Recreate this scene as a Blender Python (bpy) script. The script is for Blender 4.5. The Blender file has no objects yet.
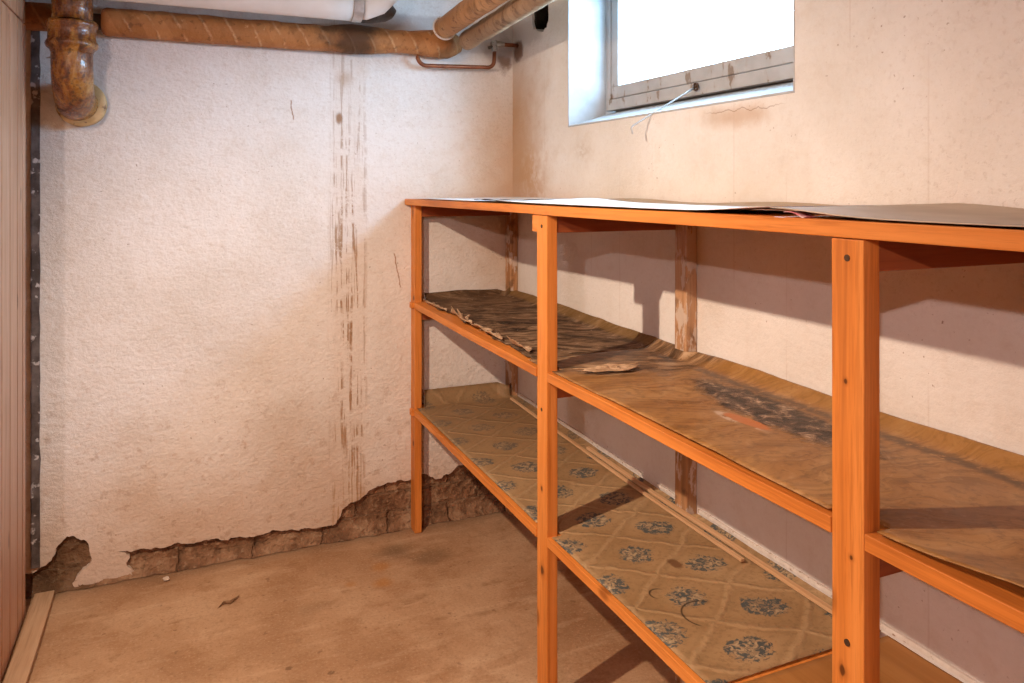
import bpy, bmesh, math, random
from mathutils import Vector, Matrix, noise as mn
random.seed(7)
SC = bpy.context.scene
COL = SC.collection
# ------------------------------------------------------------------ camera
cam_d = bpy.data.cameras.new('camera'); cam = bpy.data.objects.new('camera', cam_d); COL.objects.link(cam)
cam.location = (0, 0, 1.4)
cam.rotation_euler = (math.radians(90), 0, -math.atan2(332, 765))
cam_d.sensor_width = 36; cam_d.lens = 765*36/1024
cam_d.shift_y = -(341.5-187)/1024
cam_d.clip_start = 0.02
SC.camera = cam
# ------------------------------------------------------------------ sky, lamps, exposure
W = bpy.data.worlds.new('sky'); SC.world = W; W.use_nodes = True
bg = W.node_tree.nodes['Background']
bg.inputs[0].default_value = (0.46, 0.78, 1.12, 1); bg.inputs[1].default_value = 34.0
def lamp(name, typ, loc, power, color, **kw):
    d = bpy.data.lights.new(name, typ); d.energy = power; d.color = color
    for k, v in kw.items(): setattr(d, k, v)
    o = bpy.data.objects.new(name, d); COL.objects.link(o); o.location = loc
    return o
def aim(o, t): o.rotation_euler = (Vector(t)-o.location).to_track_quat('-Z', 'Y').to_euler()
bulb = lamp('ceiling_lamp', 'SPOT', (-0.43, 1.35, 2.02), 172, (1.0, 0.77, 0.58), shadow_soft_size=0.018, spot_size=math.radians(132), spot_blend=1.0)
aim(bulb, (0.62, 1.92, 0.48))
lamp('entrance_lamp', 'POINT', (-0.78, -0.66, 1.86), 82, (1.0, 0.78, 0.73), shadow_soft_size=0.02)
portal = lamp('window_portal', 'AREA', (1.66, 1.96, 1.94), 1, (1, 1, 1), shape='RECTANGLE', size=0.54, size_y=1.14)
portal.rotation_euler = (0, math.radians(90), 0)          # faces -X, into the room
portal.data.cycles.is_portal = True
SC.view_settings.view_transform = 'Standard'; SC.view_settings.look = 'None'
SC.view_settings.gamma = 1; SC.view_settings.use_curve_mapping = False
SC.view_settings.exposure = 0.0
SC.cycles.use_denoising = True
SC.cycles.max_bounces = 10; SC.cycles.diffuse_bounces = 5
SC.cycles.use_adaptive_sampling = False; SC.cycles.sample_clamp_indirect = 3.0
SC.cycles.caustics_reflective = False; SC.cycles.caustics_refractive = False

# ------------------------------------------------------------------ node helpers
class S:
    """a scalar / vector socket with arithmetic"""
    def __init__(s, g, k): s.g = g; s.k = k
    def __add__(s, o): return s.g.m('ADD', s, o)
    __radd__ = __add__
    def __sub__(s, o): return s.g.m('SUBTRACT', s, o)
    def __rsub__(s, o): return s.g.m('SUBTRACT', o, s)
    def __mul__(s, o): return s.g.m('MULTIPLY', s, o)
    __rmul__ = __mul__
    def __truediv__(s, o): return s.g.m('DIVIDE', s, o)
class G:
    def __init__(g, name):
        g.mat = bpy.data.materials.new(name); g.mat.use_nodes = True
        g.nt = g.mat.node_tree; g.N = g.nt.nodes; g.bsdf = g.N['Principled BSDF']; g.out = g.N['Material Output']
    def put(g, inp, v):
        if isinstance(v, S): g.nt.links.new(v.k, inp)
        elif isinstance(v, tuple) and len(v) == 3 and inp.type == 'RGBA': inp.default_value = (*v, 1)
        else: inp.default_value = v
    def m(g, op, a, b=0.0, clamp=False):
        n = g.N.new('ShaderNodeMath'); n.operation = op; n.use_clamp = clamp
        g.put(n.inputs[0], a); g.put(n.inputs[1], b); return S(g, n.outputs[0])
    def obj(g):
        n = g.N.new('ShaderNodeTexCoord'); return S(g, n.outputs['Object'])
    def sep(g, v):
        n = g.N.new('ShaderNodeSeparateXYZ'); g.put(n.inputs[0], v); return [S(g, n.outputs[i]) for i in range(3)]
    def comb(g, x, y, z):
        n = g.N.new('ShaderNodeCombineXYZ')
        for i, v in enumerate((x, y, z)): g.put(n.inputs[i], v)
        return S(g, n.outputs[0])
    def noise(g, v, scale=5, detail=4, rough=0.55, dist=0.0):
        n = g.N.new('ShaderNodeTexNoise'); g.put(n.inputs['Vector'], v)
        n.inputs['Scale'].default_value = scale; n.inputs['Detail'].default_value = detail
        n.inputs['Roughness'].default_value = rough; n.inputs['Distortion'].default_value = dist
        return S(g, n.outputs['Fac'])
    def voro(g, v, scale=5, feature='F1'):
        n = g.N.new('ShaderNodeTexVoronoi'); n.feature = feature; g.put(n.inputs['Vector'], v)
        n.inputs['Scale'].default_value = scale; return S(g, n.outputs['Distance'])
    def step(g, x, a, b, to0=0.0, to1=1.0):
        n = g.N.new('ShaderNodeMapRange'); n.interpolation_type = 'SMOOTHSTEP'
        g.put(n.inputs['Value'], x)
        n.inputs['From Min'].default_value = a; n.inputs['From Max'].default_value = b
        n.inputs['To Min'].default_value = to0; n.inputs['To Max'].default_value = to1
        return S(g, n.outputs[0])
    def mix(g, f, a, b, mode='MIX'):
        n = g.N.new('ShaderNodeMix'); n.data_type = 'RGBA'; n.blend_type = mode
        g.put(n.inputs[0], f); g.put(n.inputs[6], a); g.put(n.inputs[7], b); return S(g, n.outputs[2])
    def ramp(g, f, *stops):
        n = g.N.new('ShaderNodeValToRGB'); g.put(n.inputs[0], f); cr = n.color_ramp
        while len(cr.elements) < len(stops): cr.elements.new(0.5)
        for e, (p, c) in zip(cr.elements, stops): e.position = p; e.color = (*c, 1)
        return S(g, n.outputs[0])
    def blob(g, x, y, cx, cy, rx, ry, soft=0.5, wob=None):
        """1 inside an ellipse, falling to 0 at its rim"""
        dx = (x-cx)*(1/rx); dy = (y-cy)*(1/ry)
        d = g.m('SQRT', dx*dx + dy*dy)
        if wob is not None: d = d + (wob-0.5)*1.2
        return g.step(d, 1-soft, 1.0, 1.0, 0.0)
    def band(g, x, a, b, soft):
        return g.step(x, a-soft, a+soft)*g.step(x, b-soft, b+soft, 1.0, 0.0)
    def done(g, color, rough=0.8, bump=None, strength=0.4, dist=0.01, spec=0.3, metal=0.0, coat=0.0):
        g.put(g.bsdf.inputs['Base Color'], color); g.put(g.bsdf.inputs['Roughness'], rough)
        g.bsdf.inputs['Specular IOR Level'].default_value = spec; g.bsdf.inputs['Metallic'].default_value = metal
        g.bsdf.inputs['Coat Weight'].default_value = coat
        if bump is not None:
            n = g.N.new('ShaderNodeBump'); n.inputs['Strength'].default_value = strength
            n.inputs['Distance'].default_value = dist; g.put(n.inputs['Height'], bump)
            g.nt.links.new(n.outputs[0], g.bsdf.inputs['Normal'])
        return g.mat

# ------------------------------------------------------------------ materials: the setting
def plaster(name, kind, relief=0.5):
    g = G(name); p = g.obj(); x, y, z = g.sep(p)
    big = g.noise(p, 2.2, 4); med = g.noise(p, 14, 5, 0.6); fine = g.noise(p, 75, 5, 0.65)
    c = g.ramp(big, (0.30, (0.70, 0.655, 0.60)), (0.55, (0.80, 0.77, 0.735)), (0.75, (0.83, 0.81, 0.79)))
    c = g.mix(g.step(med, 0.50, 0.80)*0.30, c, (0.62, 0.52, 0.42))
    # flecks of dirt sitting in the pits
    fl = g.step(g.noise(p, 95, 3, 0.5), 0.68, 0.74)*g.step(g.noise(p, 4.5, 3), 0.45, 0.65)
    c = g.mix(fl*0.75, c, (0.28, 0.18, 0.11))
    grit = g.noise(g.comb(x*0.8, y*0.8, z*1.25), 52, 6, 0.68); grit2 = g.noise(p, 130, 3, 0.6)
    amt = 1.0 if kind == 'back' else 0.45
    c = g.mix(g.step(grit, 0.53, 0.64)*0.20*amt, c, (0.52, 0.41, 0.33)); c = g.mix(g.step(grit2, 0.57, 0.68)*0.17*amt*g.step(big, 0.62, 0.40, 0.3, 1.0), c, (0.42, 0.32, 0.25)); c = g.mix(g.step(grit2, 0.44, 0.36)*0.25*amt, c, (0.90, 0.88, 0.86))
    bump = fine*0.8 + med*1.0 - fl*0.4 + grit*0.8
    rust = (0.45, 0.25, 0.11)
    if kind == 'back':
        u = g.comb(x*55, 0.0, z*2.0); dn = g.noise(u, 1.0, 5, 0.65)
        drip = g.step(dn, 0.50, 0.57)
        zone = g.band(x, 0.55, 0.68, 0.025)
        brk = g.step(g.noise(p, 16, 5, 0.65), 0.40, 0.54)
        fade = g.step(z, 1.75, 1.35)*1.0
        c = g.mix(drip*zone*brk*g.step(z, 2.0, 1.1, 0.40, 0.95), c, (0.30, 0.17, 0.08))
        c = g.mix(zone*0.18, c, (0.62, 0.44, 0.30))
        drip2 = g.step(g.noise(g.comb(x*40, 3.0, z*1.3), 1.0, 4), 0.66, 0.72)
        c = g.mix(drip2*g.band(x, 0.2, 1.0, 0.1)*g.step(z, 1.0, 0.2)*0.5, c, (0.42, 0.24, 0.12))
        c = g.mix(g.blob(x, z, 0.578, 1.672, 0.018, 0.03, 0.6, med)*0.9, c, (0.30, 0.16, 0.08))
        c = g.mix(g.blob(x, z, 0.60, 1.83, 0.05, 0.05, 0.9, med)*0.5, c, (0.45, 0.29, 0.17))
        # browner towards the broken base; brown stain in the corner
        c = g.mix(g.step(z + (big-0.5)*0.6 + (med-0.5)*0.3, 0.60, 0.05)*0.6, c, (0.52, 0.33, 0.19)); c = g.mix(g.step(g.noise(p, 24, 5, 0.7), 0.56, 0.66)*g.step(z, 1.1, 0.3)*0.35, c, (0.36, 0.21, 0.12))
        c = g.mix(g.step(x + (med-0.5)*0.15, 1.0, 1.36)*g.band(z, 0.95, 1.75, 0.25)*0.7, c, (0.55, 0.33, 0.16))
        c = g.mix(g.blob(x, z, 1.29, 1.985, 0.05, 0.10, 0.4, med)*0.85, c, (0.22, 0.12, 0.07))
        # scratches
        for (ax, az, bx, bz) in ((0.392, 1.735, 0.402, 1.66), (0.80, 1.13, 0.83, 0.99), (-0.42, 1.84, -0.33, 1.87)):
            L = math.hypot(bx-ax, bz-az); ux, uz = (bx-ax)/L, (bz-az)/L
            t = (x-ax)*ux + (z-az)*uz; q = (x-ax)*(-uz) + (z-az)*ux + (med-0.5)*0.03
            c = g.mix(g.band(t, 0.0, L, 0.004)*g.band(q, -0.0025, 0.0025, 0.0015)*0.8, c, (0.34, 0.19, 0.10))
        # plaster in shade by the ceiling pipes, painted in as grey
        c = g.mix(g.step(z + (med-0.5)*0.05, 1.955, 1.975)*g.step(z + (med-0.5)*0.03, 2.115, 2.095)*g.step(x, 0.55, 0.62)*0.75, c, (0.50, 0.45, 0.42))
        # bumpy trowelled ridges
        bump = bump + g.noise(g.comb(x*1.0, 0.0, z*2.0), 13, 7, 0.66)*0.9
    if kind == 'right':
        c = g.mix(g.step(y + (med-0.5)*0.2, 2.62, 3.0)*g.step(z, 1.15, 1.45)*g.step(z, 2.1, 1.7)*0.8, c, rust)
        c = g.mix(g.blob(y, z, 2.86, 1.45, 0.22, 0.22, 0.9, med)*0.6*g.step(g.noise(p, 20, 5, 0.65), 0.35, 0.6), c, (0.47, 0.26, 0.11))
        # crack and stain under the sill
        ck = z - 1.60 + (g.noise(g.comb(y, 0.0, 0.0), 9, 6, 0.6)-0.5)*0.07
        c = g.mix(g.blob(y, z, 1.60, 1.585, 0.2, 0.045, 0.9, med)*0.6, c, (0.50, 0.30, 0.16))
        c = g.mix(g.band(ck, -0.0010, 0.0010, 0.0012)*g.band(y, 1.44, 1.70, 0.04)*0.7, c, (0.25, 0.14, 0.08))
        c = g.mix(g.blob(y, z, 2.42, 1.53, 0.10, 0.06, 0.95, grit)*0.35*g.step(grit, 0.4, 0.6), c, (0.45, 0.31, 0.19))
        # faint board-mark lines
        ln = g.m('FRACT', y*5.3 + 0.02*med)
        c = g.mix(g.band(ln, 0.49, 0.51, 0.006)*g.step(g.noise(p, 3, 3), 0.45, 0.6)*0.16, c, (0.40, 0.27, 0.18))
        pits = g.step(g.noise(p, 85, 3, 0.6), 0.56, 0.68)*g.step(z + (big-0.5)*0.2, 1.12, 1.22)*g.step(y, 1.5, 0.9)
        pits = pits + g.step(g.noise(p, 70, 3, 0.6), 0.54, 0.66)*g.band(z, 1.22, 1.34, 0.03)*0.5
        c = g.mix(pits*0.13, c, (0.40, 0.30, 0.22)); bump = bump - pits*0.8
        c = g.mix(g.step(y, 2.74, 2.80)*g.step(z + (med-0.5)*0.05, 1.98, 2.01)*0.6, c, (0.50, 0.47, 0.44))
        c = g.mix(g.blob(y, z, 2.99, 1.985, 0.07, 0.06, 0.4, med)*0.9, c, (0.20, 0.11, 0.07))
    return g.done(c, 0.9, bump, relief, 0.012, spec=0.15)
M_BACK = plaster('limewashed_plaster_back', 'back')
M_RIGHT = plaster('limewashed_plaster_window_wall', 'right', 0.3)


def mat_brick():
    g = G('damp_brick_base'); p = g.obj(); x, y, z = g.sep(p)
    n1 = g.noise(p, 9, 6, 0.65); n2 = g.noise(p, 40, 5)
    row = g.m('FLOOR', z/0.078)
    fz = g.m('FRACT', z/0.078); fx = g.m('FRACT', x/0.26 + row*0.5 + (n1-0.5)*0.35)
    mort = g.m('MAXIMUM', g.step(fz + (n1-0.5)*0.8, 0.86, 0.95), g.step(fx, 0.95, 0.975))
    c = g.ramp(n1, (0.28, (0.10, 0.055, 0.032)), (0.5, (0.27, 0.15, 0.085)), (0.68, (0.42, 0.27, 0.165)), (0.8, (0.52, 0.38, 0.27)))
    c = g.mix(mort*0.35, c, (0.13, 0.08, 0.05)); c = g.mix(g.step(n2, 0.55, 0.68)*0.55, c, (0.48, 0.34, 0.22)); c = g.mix(g.step(n2, 0.45, 0.33)*0.5, c, (0.09, 0.05, 0.03))
    c = g.mix(g.step(x, -0.25, -0.32)*0.6, c, (0.11, 0.065, 0.035))
    return g.done(c, 0.95, n1*1.4 + n2*0.9 - mort*0.5, 1.0, 0.025, spec=0.1)
M_BRICK = mat_brick()

def mat_floor():
    g = G('stained_concrete'); p = g.obj(); x, y, z = g.sep(p)
    n1 = g.noise(p, 1.7, 5, 0.6, 0.4); n2 = g.noise(p, 7, 6, 0.65); n3 = g.noise(p, 60, 4)
    c = g.ramp(n1, (0.32, (0.31, 0.17, 0.085)), (0.5, (0.43, 0.265, 0.15)), (0.68, (0.53, 0.36, 0.225)))
    c = g.mix(g.step(n2, 0.50, 0.66)*0.5, c, (0.30, 0.155, 0.07)); n5 = g.noise(p, 20, 6, 0.7); c = g.mix(g.step(n5, 0.54, 0.68)*0.4, c, (0.25, 0.14, 0.07))
    st = g.noise(g.comb(x*1.0, y*5.0, 0.0), 3.0, 5, 0.65); c = g.mix(g.step(st, 0.52, 0.68)*0.35, c, (0.60, 0.43, 0.28))
    for (cx, cy, rx, ry, a) in ((0.76, 2.88, 0.13, 0.09, 0.7), (0.86, 2.78, 0.12, 0.08, 0.5), (0.42, 2.6, 0.12, 0.05, 0.25)):
        c = g.mix(g.blob(x, y, cx, cy, rx, ry, 0.95, n2)*a, c, (0.15, 0.095, 0.05))
    for (cx, cy, r, a) in ((0.66, 2.66, 0.05, 0.7), (0.68, 2.78, 0.05, 0.6), (0.55, 2.70, 0.03, 0.5)):
        c = g.mix(g.blob(x, y, cx, cy, r, r, 0.9, n2)*a, c, (0.40, 0.17, 0.035))
    # drip spots
    for k, (cx, cy) in enumerate(((0.105, 2.24), (0.112, 2.20), (0.10, 2.17), (0.108, 2.145), (0.29, 2.19), (0.30, 2.155), (0.295, 2.13), (0.30, 2.10), (0.29, 2.30), (0.40, 2.23))):
        c = g.mix(g.blob(x, y, cx, cy, 0.014, 0.011, 0.5, n3)*0.75, c, (0.17, 0.09, 0.045))
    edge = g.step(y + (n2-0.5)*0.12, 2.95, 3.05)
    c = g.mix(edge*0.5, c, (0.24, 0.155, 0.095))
    c = g.mix(g.step(g.noise(p, 30, 3), 0.66, 0.72)*0.6, c, (0.20, 0.11, 0.06)); n6 = g.noise(p, 110, 4, 0.7); c = g.mix(g.step(n6, 0.53, 0.64)*0.40, c, (0.24, 0.13, 0.065)); c = g.mix(g.step(n6, 0.44, 0.34)*0.35, c, (0.62, 0.45, 0.30))
    c = g.mix(g.step(g.noise(g.comb(x, y*2.5, 1.0), 5, 6, 0.7), 0.55, 0.68)*0.45, c, (0.22, 0.115, 0.05))
    return g.done(c, g.step(n2, 0.3, 0.7, 0.75, 0.9), n2*0.7 + n3*0.35, 0.4, 0.012, spec=0.25)
M_FLOOR = mat_floor()

def simple(name, a, b, scale=20, rough=0.7, strength=0.2, spec=0.3, metal=0.0, dirt=None, coat=0.0):
    g = G(name); p = g.obj(); n = g.noise(p, scale, 5, 0.6)
    c = g.ramp(n, (0.35, a), (0.65, b))
    if dirt: c = g.mix(g.step(g.noise(p, scale*1.7, 4), 0.60, 0.66)*0.9, c, dirt)
    return g.done(c, rough, n, strength, 0.004, spec, metal, coat)
M_REVEAL = simple('white_reveal_paint', (0.40, 0.40, 0.40), (0.50, 0.50, 0.50), 9, 0.75, 0.3, dirt=None)
def mat_frame():
    g = G('chipped_grey_white_paint'); p = g.obj(); x, y, z = g.sep(p)
    n = g.noise(p, 9, 4); ch = g.noise(g.comb(x*20, y*22, z*11), 1.0, 4, 0.6)
    c = g.ramp(n, (0.35, (0.40, 0.375, 0.35)), (0.65, (0.50, 0.475, 0.45)))
    k = g.step(ch, 0.615, 0.65)
    c = g.mix(k*0.85, c, (0.16, 0.10, 0.06)); c = g.mix(g.step(ch, 0.55, 0.62)*0.3, c, (0.40, 0.30, 0.22))
    return g.done(c, 0.5, n*0.2-k*0.6, 0.3, 0.004, 0.3)
M_FRAMEW = mat_frame()
M_DARKHOLE = simple('hole_shade_lining', (0.008, 0.006, 0.004), (0.03, 0.02, 0.012), 45, 0.95, 0.8)  # near-black colour stands in for the shade inside the hole
M_TAR = simple('dark_bare_strip', (0.07, 0.055, 0.05), (0.19, 0.16, 0.15), 16, 0.8, 0.5, dirt=(0.58, 0.55, 0.54))
M_STEEL = simple('grey_steel', (0.42, 0.41, 0.40), (0.62, 0.61, 0.60), 30, 0.4, 0.1, 0.5, 0.6)
M_PVC = simple('white_painted_pipe', (0.70, 0.67, 0.63), (0.78, 0.76, 0.73), 6, 0.45, 0.05)
M_BRASS = simple('dull_valve_metal', (0.22, 0.19, 0.16), (0.38, 0.34, 0.30), 60, 0.4, 0.2, 0.5, 0.7)
M_PAINTLIP = simple('flaking_white_paint', (0.66, 0.60, 0.54), (0.80, 0.76, 0.71), 40, 0.8, 0.5, dirt=(0.36, 0.24, 0.15))
M_PAPER = simple('white_paper', (0.80, 0.80, 0.81), (0.86, 0.86, 0.87), 5, 0.6, 0.05)
M_PAPERG = simple('greyed_paper', (0.46, 0.37, 0.28), (0.56, 0.46, 0.36), 7, 0.7, 0.1)
M_PAPERT = simple('shaded_tan_paper', (0.42, 0.30, 0.20), (0.52, 0.40, 0.28), 9, 0.75, 0.15)  # shaded back of the white top sheet, painted tan
M_FOIL = simple('dark_foil', (0.03, 0.025, 0.022), (0.07, 0.055, 0.045), 30, 0.5, 0.3)
M_NAIL = simple('rusty_nail', (0.05, 0.025, 0.012), (0.10, 0.05, 0.025), 80, 0.7, 0.3)
M_TAGR = simple('printed_tag', (0.60, 0.10, 0.14), (0.85, 0.78, 0.78), 55, 0.6, 0.05)
M_SCRAP = simple('brittle_paper', (0.36, 0.22, 0.12), (0.64, 0.46, 0.30), 34, 0.85, 0.4, dirt=(0.18, 0.10, 0.055))
M_DIRT = simple('dirt_crumb', (0.14, 0.075, 0.035), (0.34, 0.2, 0.11), 60, 0.95, 0.5)
M_PLASTERBIT = simple('plaster_crumb', (0.55, 0.45, 0.36), (0.7, 0.6, 0.5), 60, 0.95, 0.5)

def wood(name, axis, dark, mid, light, rough=0.5, knots=0.6, scale=1.0, spec=0.35, aged=0.0, flake=0.0, spots=()):
    """grain runs along axis"""
    g = G(name); p = g.obj(); c3 = list(g.sep(p))
    k = 'xyz'.index(axis)
    st = [c3[i]*(0.7 if i == k else 16.0) for i in range(3)]
    v = g.comb(*st)
    n1 = g.noise(v, 1.6*scale, 5, 0.6, 0.6); n2 = g.noise(v, 7*scale, 4, 0.6); big = g.noise(p, 3.5, 3)
    c = g.ramp(n1, (0.28, dark), (0.48, mid), (0.70, light))
    c = g.mix(g.step(n2, 0.50, 0.64)*0.40, c, dark)
    n4 = g.noise(v, 22*scale, 3, 0.6); c = g.mix(g.step(n4, 0.55, 0.66)*0.22, c, dark)
    c = g.mix(g.step(big, 0.35, 0.7)*0.35, c, light)
    kd = g.voro(g.comb(*[c3[i]*(0.5 if i == k else 1.0) for i in range(3)]), 7.5)
    c = g.mix(g.step(kd, 0.13, 0.05)*knots, c, tuple(v_*0.35 for v_ in dark))
    if aged:
        c = g.mix(g.step(g.noise(p, 16, 5), 0.52, 0.66)*aged, c, (0.10, 0.055, 0.03))
    for (sy, sz, rr) in spots:
        c = g.mix(g.blob(c3[1], c3[2], sy, sz, rr*2.2, rr*2.6, 0.8, n2)*0.5, c, tuple(v_*0.8 for v_ in dark)); c = g.mix(g.blob(c3[1], c3[2], sy, sz, rr, rr*1.3, 0.5, n2)*0.9, c, tuple(v_*0.25 for v_ in dark))
    if flake: c = g.mix(g.step(g.noise(g.comb(c3[0], c3[1]*1.0, c3[2]*0.35), 30, 5, 0.65), 0.50, 0.56)*flake, c, (0.62, 0.52, 0.43))
    return g.done(c, rough, n1*0.6 + n2*0.4, 0.18, 0.003, spec)
PD, PM, PL = (0.36, 0.10, 0.016), (0.64, 0.215, 0.038), (0.74, 0.29, 0.07)
M_PINE_Z = wood('varnished_pine_upright', 'z', PD, PM, PL, spots=((-0.575, 0.70, 0.007), (-0.590, 0.87, 0.004), (0.43, 0.60, 0.006), (0.425, 0.385, 0.012), (1.60, 0.95, 0.010), (1.61, 0.36, 0.010), (-0.58, 1.12, 0.004)))
M_PINE_Y = wood('varnished_pine_board', 'y', PD, PM, PL)
M_BEARER = wood('red_brown_bearer', 'x', (0.16, 0.035, 0.012), (0.26, 0.065, 0.02), (0.34, 0.10, 0.03))
M_PINE_OLD = wood('stained_pine_upright', 'z', (0.20, 0.09, 0.03), (0.42, 0.19, 0.07), (0.60, 0.40, 0.24), aged=0.6, flake=0.8)
M_PLANK = wood('pale_pine_plank', 'z', (0.42, 0.20, 0.11), (0.60, 0.34, 0.20), (0.68, 0.42, 0.27), 0.4, 0.5)
M_BATTEN = wood('worn_batten', 'y', (0.30, 0.17, 0.09), (0.46, 0.29, 0.17), (0.56, 0.38, 0.24), 0.7, 0.3)
M_LATH = wood('thin_lath', 'y', (0.40, 0.22, 0.10), (0.58, 0.36, 0.19), (0.68, 0.46, 0.27), 0.7, 0.1)
M_HARDB = wood('brown_hardboard', 'y', (0.26, 0.105, 0.025), (0.36, 0.16, 0.045), (0.42, 0.20, 0.06), 0.5, 0.0, 0.5)

def mat_woodprint(name, ox, oy, damaged):
    """oak-print floor covering; ox/oy = world position of the object's origin"""
    g = G(name); p = g.obj(); x, y, z = g.sep(p); x = x + ox; y = y + oy
    w = g.noise(p, 3.0, 3)
    v = g.comb(x*0.9 + y*0.35, y*6.0 - x*1.0 + w*2.0, 0.0)
    n1 = g.noise(v, 3.0, 5, 0.6); big = g.noise(p, 4, 4); gr = g.noise(p, 60, 4, 0.65)
    n2 = g.noise(g.comb(x*3.0 + y*6, y*46.0 + x*16 + w*14.0, 0.0), 1.4, 5, 0.65)
    c = g.ramp(n1, (0.30, (0.20, 0.085, 0.022)), (0.5, (0.34, 0.17, 0.055)), (0.68, (0.43, 0.245, 0.095)))
    c = g.mix(g.step(n2, 0.48, 0.58)*0.50, c, (0.17, 0.075, 0.018))
    c = g.mix(g.step(big, 0.40, 0.65)*0.30, c, (0.45, 0.275, 0.14))
    c = g.mix(g.step(gr, 0.52, 0.64)*0.40, c, (0.13, 0.065, 0.026)); c = g.mix(g.step(gr, 0.42, 0.32)*0.3, c, (0.50, 0.32, 0.17))
    # yellower band where it turns up on the wall, darker band along the crease below it
    c = g.mix(g.step(x, 1.272, 1.290)*0.45, c, (0.34, 0.17, 0.035))
    c = g.mix(g.band(x + (big-0.5)*0.05, 1.232, 1.262, 0.012)*g.step(gr, 0.3, 0.5)*0.75, c, (0.085, 0.055, 0.035))
    bump = n2*0.4 + n1*0.3
    if damaged:
        f = g.noise(p, 28, 6, 0.7, 0.5)
        dm = g.blob(y - (x-1.15)*0.9, x, 1.27, 1.158, 0.34, 0.085, 0.35, g.noise(p, 11, 6, 0.7))
        dc = g.ramp(f, (0.38, (0.018, 0.011, 0.008)), (0.50, (0.075, 0.045, 0.028)), (0.58, (0.24, 0.155, 0.095)), (0.66, (0.55, 0.42, 0.30)))
        c = g.mix(dm, c, dc); bump = bump + dm*f*2.5
        pt = g.blob(y + (x-1.065)*0.6, x, 1.255, 1.066, 0.085, 0.020, 0.3, g.noise(p, 14, 4))
        c = g.mix(pt, c, (0.50, 0.17, 0.05)); rim = g.blob(y + (x-1.065)*0.6, x, 1.265, 1.058, 0.10, 0.026, 0.3, g.noise(p, 14, 4)); c = g.mix((rim-pt)*g.step(f, 0.5, 0.6), c, (0.55, 0.42, 0.32))
        st = g.noise(g.comb(x*2.6, y*9.0 + x*2.4, 0.0), 2.6, 7, 0.74, 1.0)
        far = g.step(y + (big-0.5)*0.6 + (x-1.1)*0.25, 1.60, 1.74)
        wc = g.ramp(st, (0.38, (0.03, 0.017, 0.010)), (0.47, (0.13, 0.075, 0.04)), (0.54, (0.28, 0.17, 0.09)), (0.64, (0.50, 0.34, 0.20)))
        c = g.mix(far*0.85, c, wc); bump = bump + far*st*1.2
    return g.done(c, 0.42, bump, 0.35, 0.006, 0.35)

def mat_weathered(name, ox, oy):
    g = G(name); p = g.obj(); x, y, z = g.sep(p); x = x + ox; y = y + oy
    w = g.noise(p, 4.0, 4)
    n1 = g.noise(g.comb(x*2.6 - y*0.3, y*6.5 + x*2.4, 0.0), 2.6, 7, 0.74, 1.2); n2 = g.noise(p, 45, 5, 0.65); big = g.noise(p, 6, 5, 0.6)
    n3 = g.noise(g.comb(x*4, y*34.0 + x*11, 0.0), 1.6, 5, 0.7)
    c = g.ramp(n1, (0.38, (0.022, 0.012, 0.007)), (0.47, (0.12, 0.07, 0.038)), (0.54, (0.25, 0.155, 0.088)), (0.64, (0.43, 0.30, 0.185)))
    c = g.mix(g.step(n3, 0.54, 0.60)*0.35, c, (0.045, 0.026, 0.015))
    c = g.mix(g.step(big, 0.46, 0.60)*0.5, c, (0.06, 0.037, 0.022))
    c = g.mix(g.step(y, 2.5, 2.9)*0.45, c, (0.13, 0.07, 0.03))
    c = g.mix(g.step(n2, 0.62, 0.70)*0.6, c, (0.50, 0.38, 0.27))
    c = g.mix(g.step(x, 1.272, 1.29)*0.6, c, (0.27, 0.155, 0.05))
    return g.done(c, 0.75, n1*1.8 + n2*0.8 + n3*0.6, 0.8, 0.008, 0.2)

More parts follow.
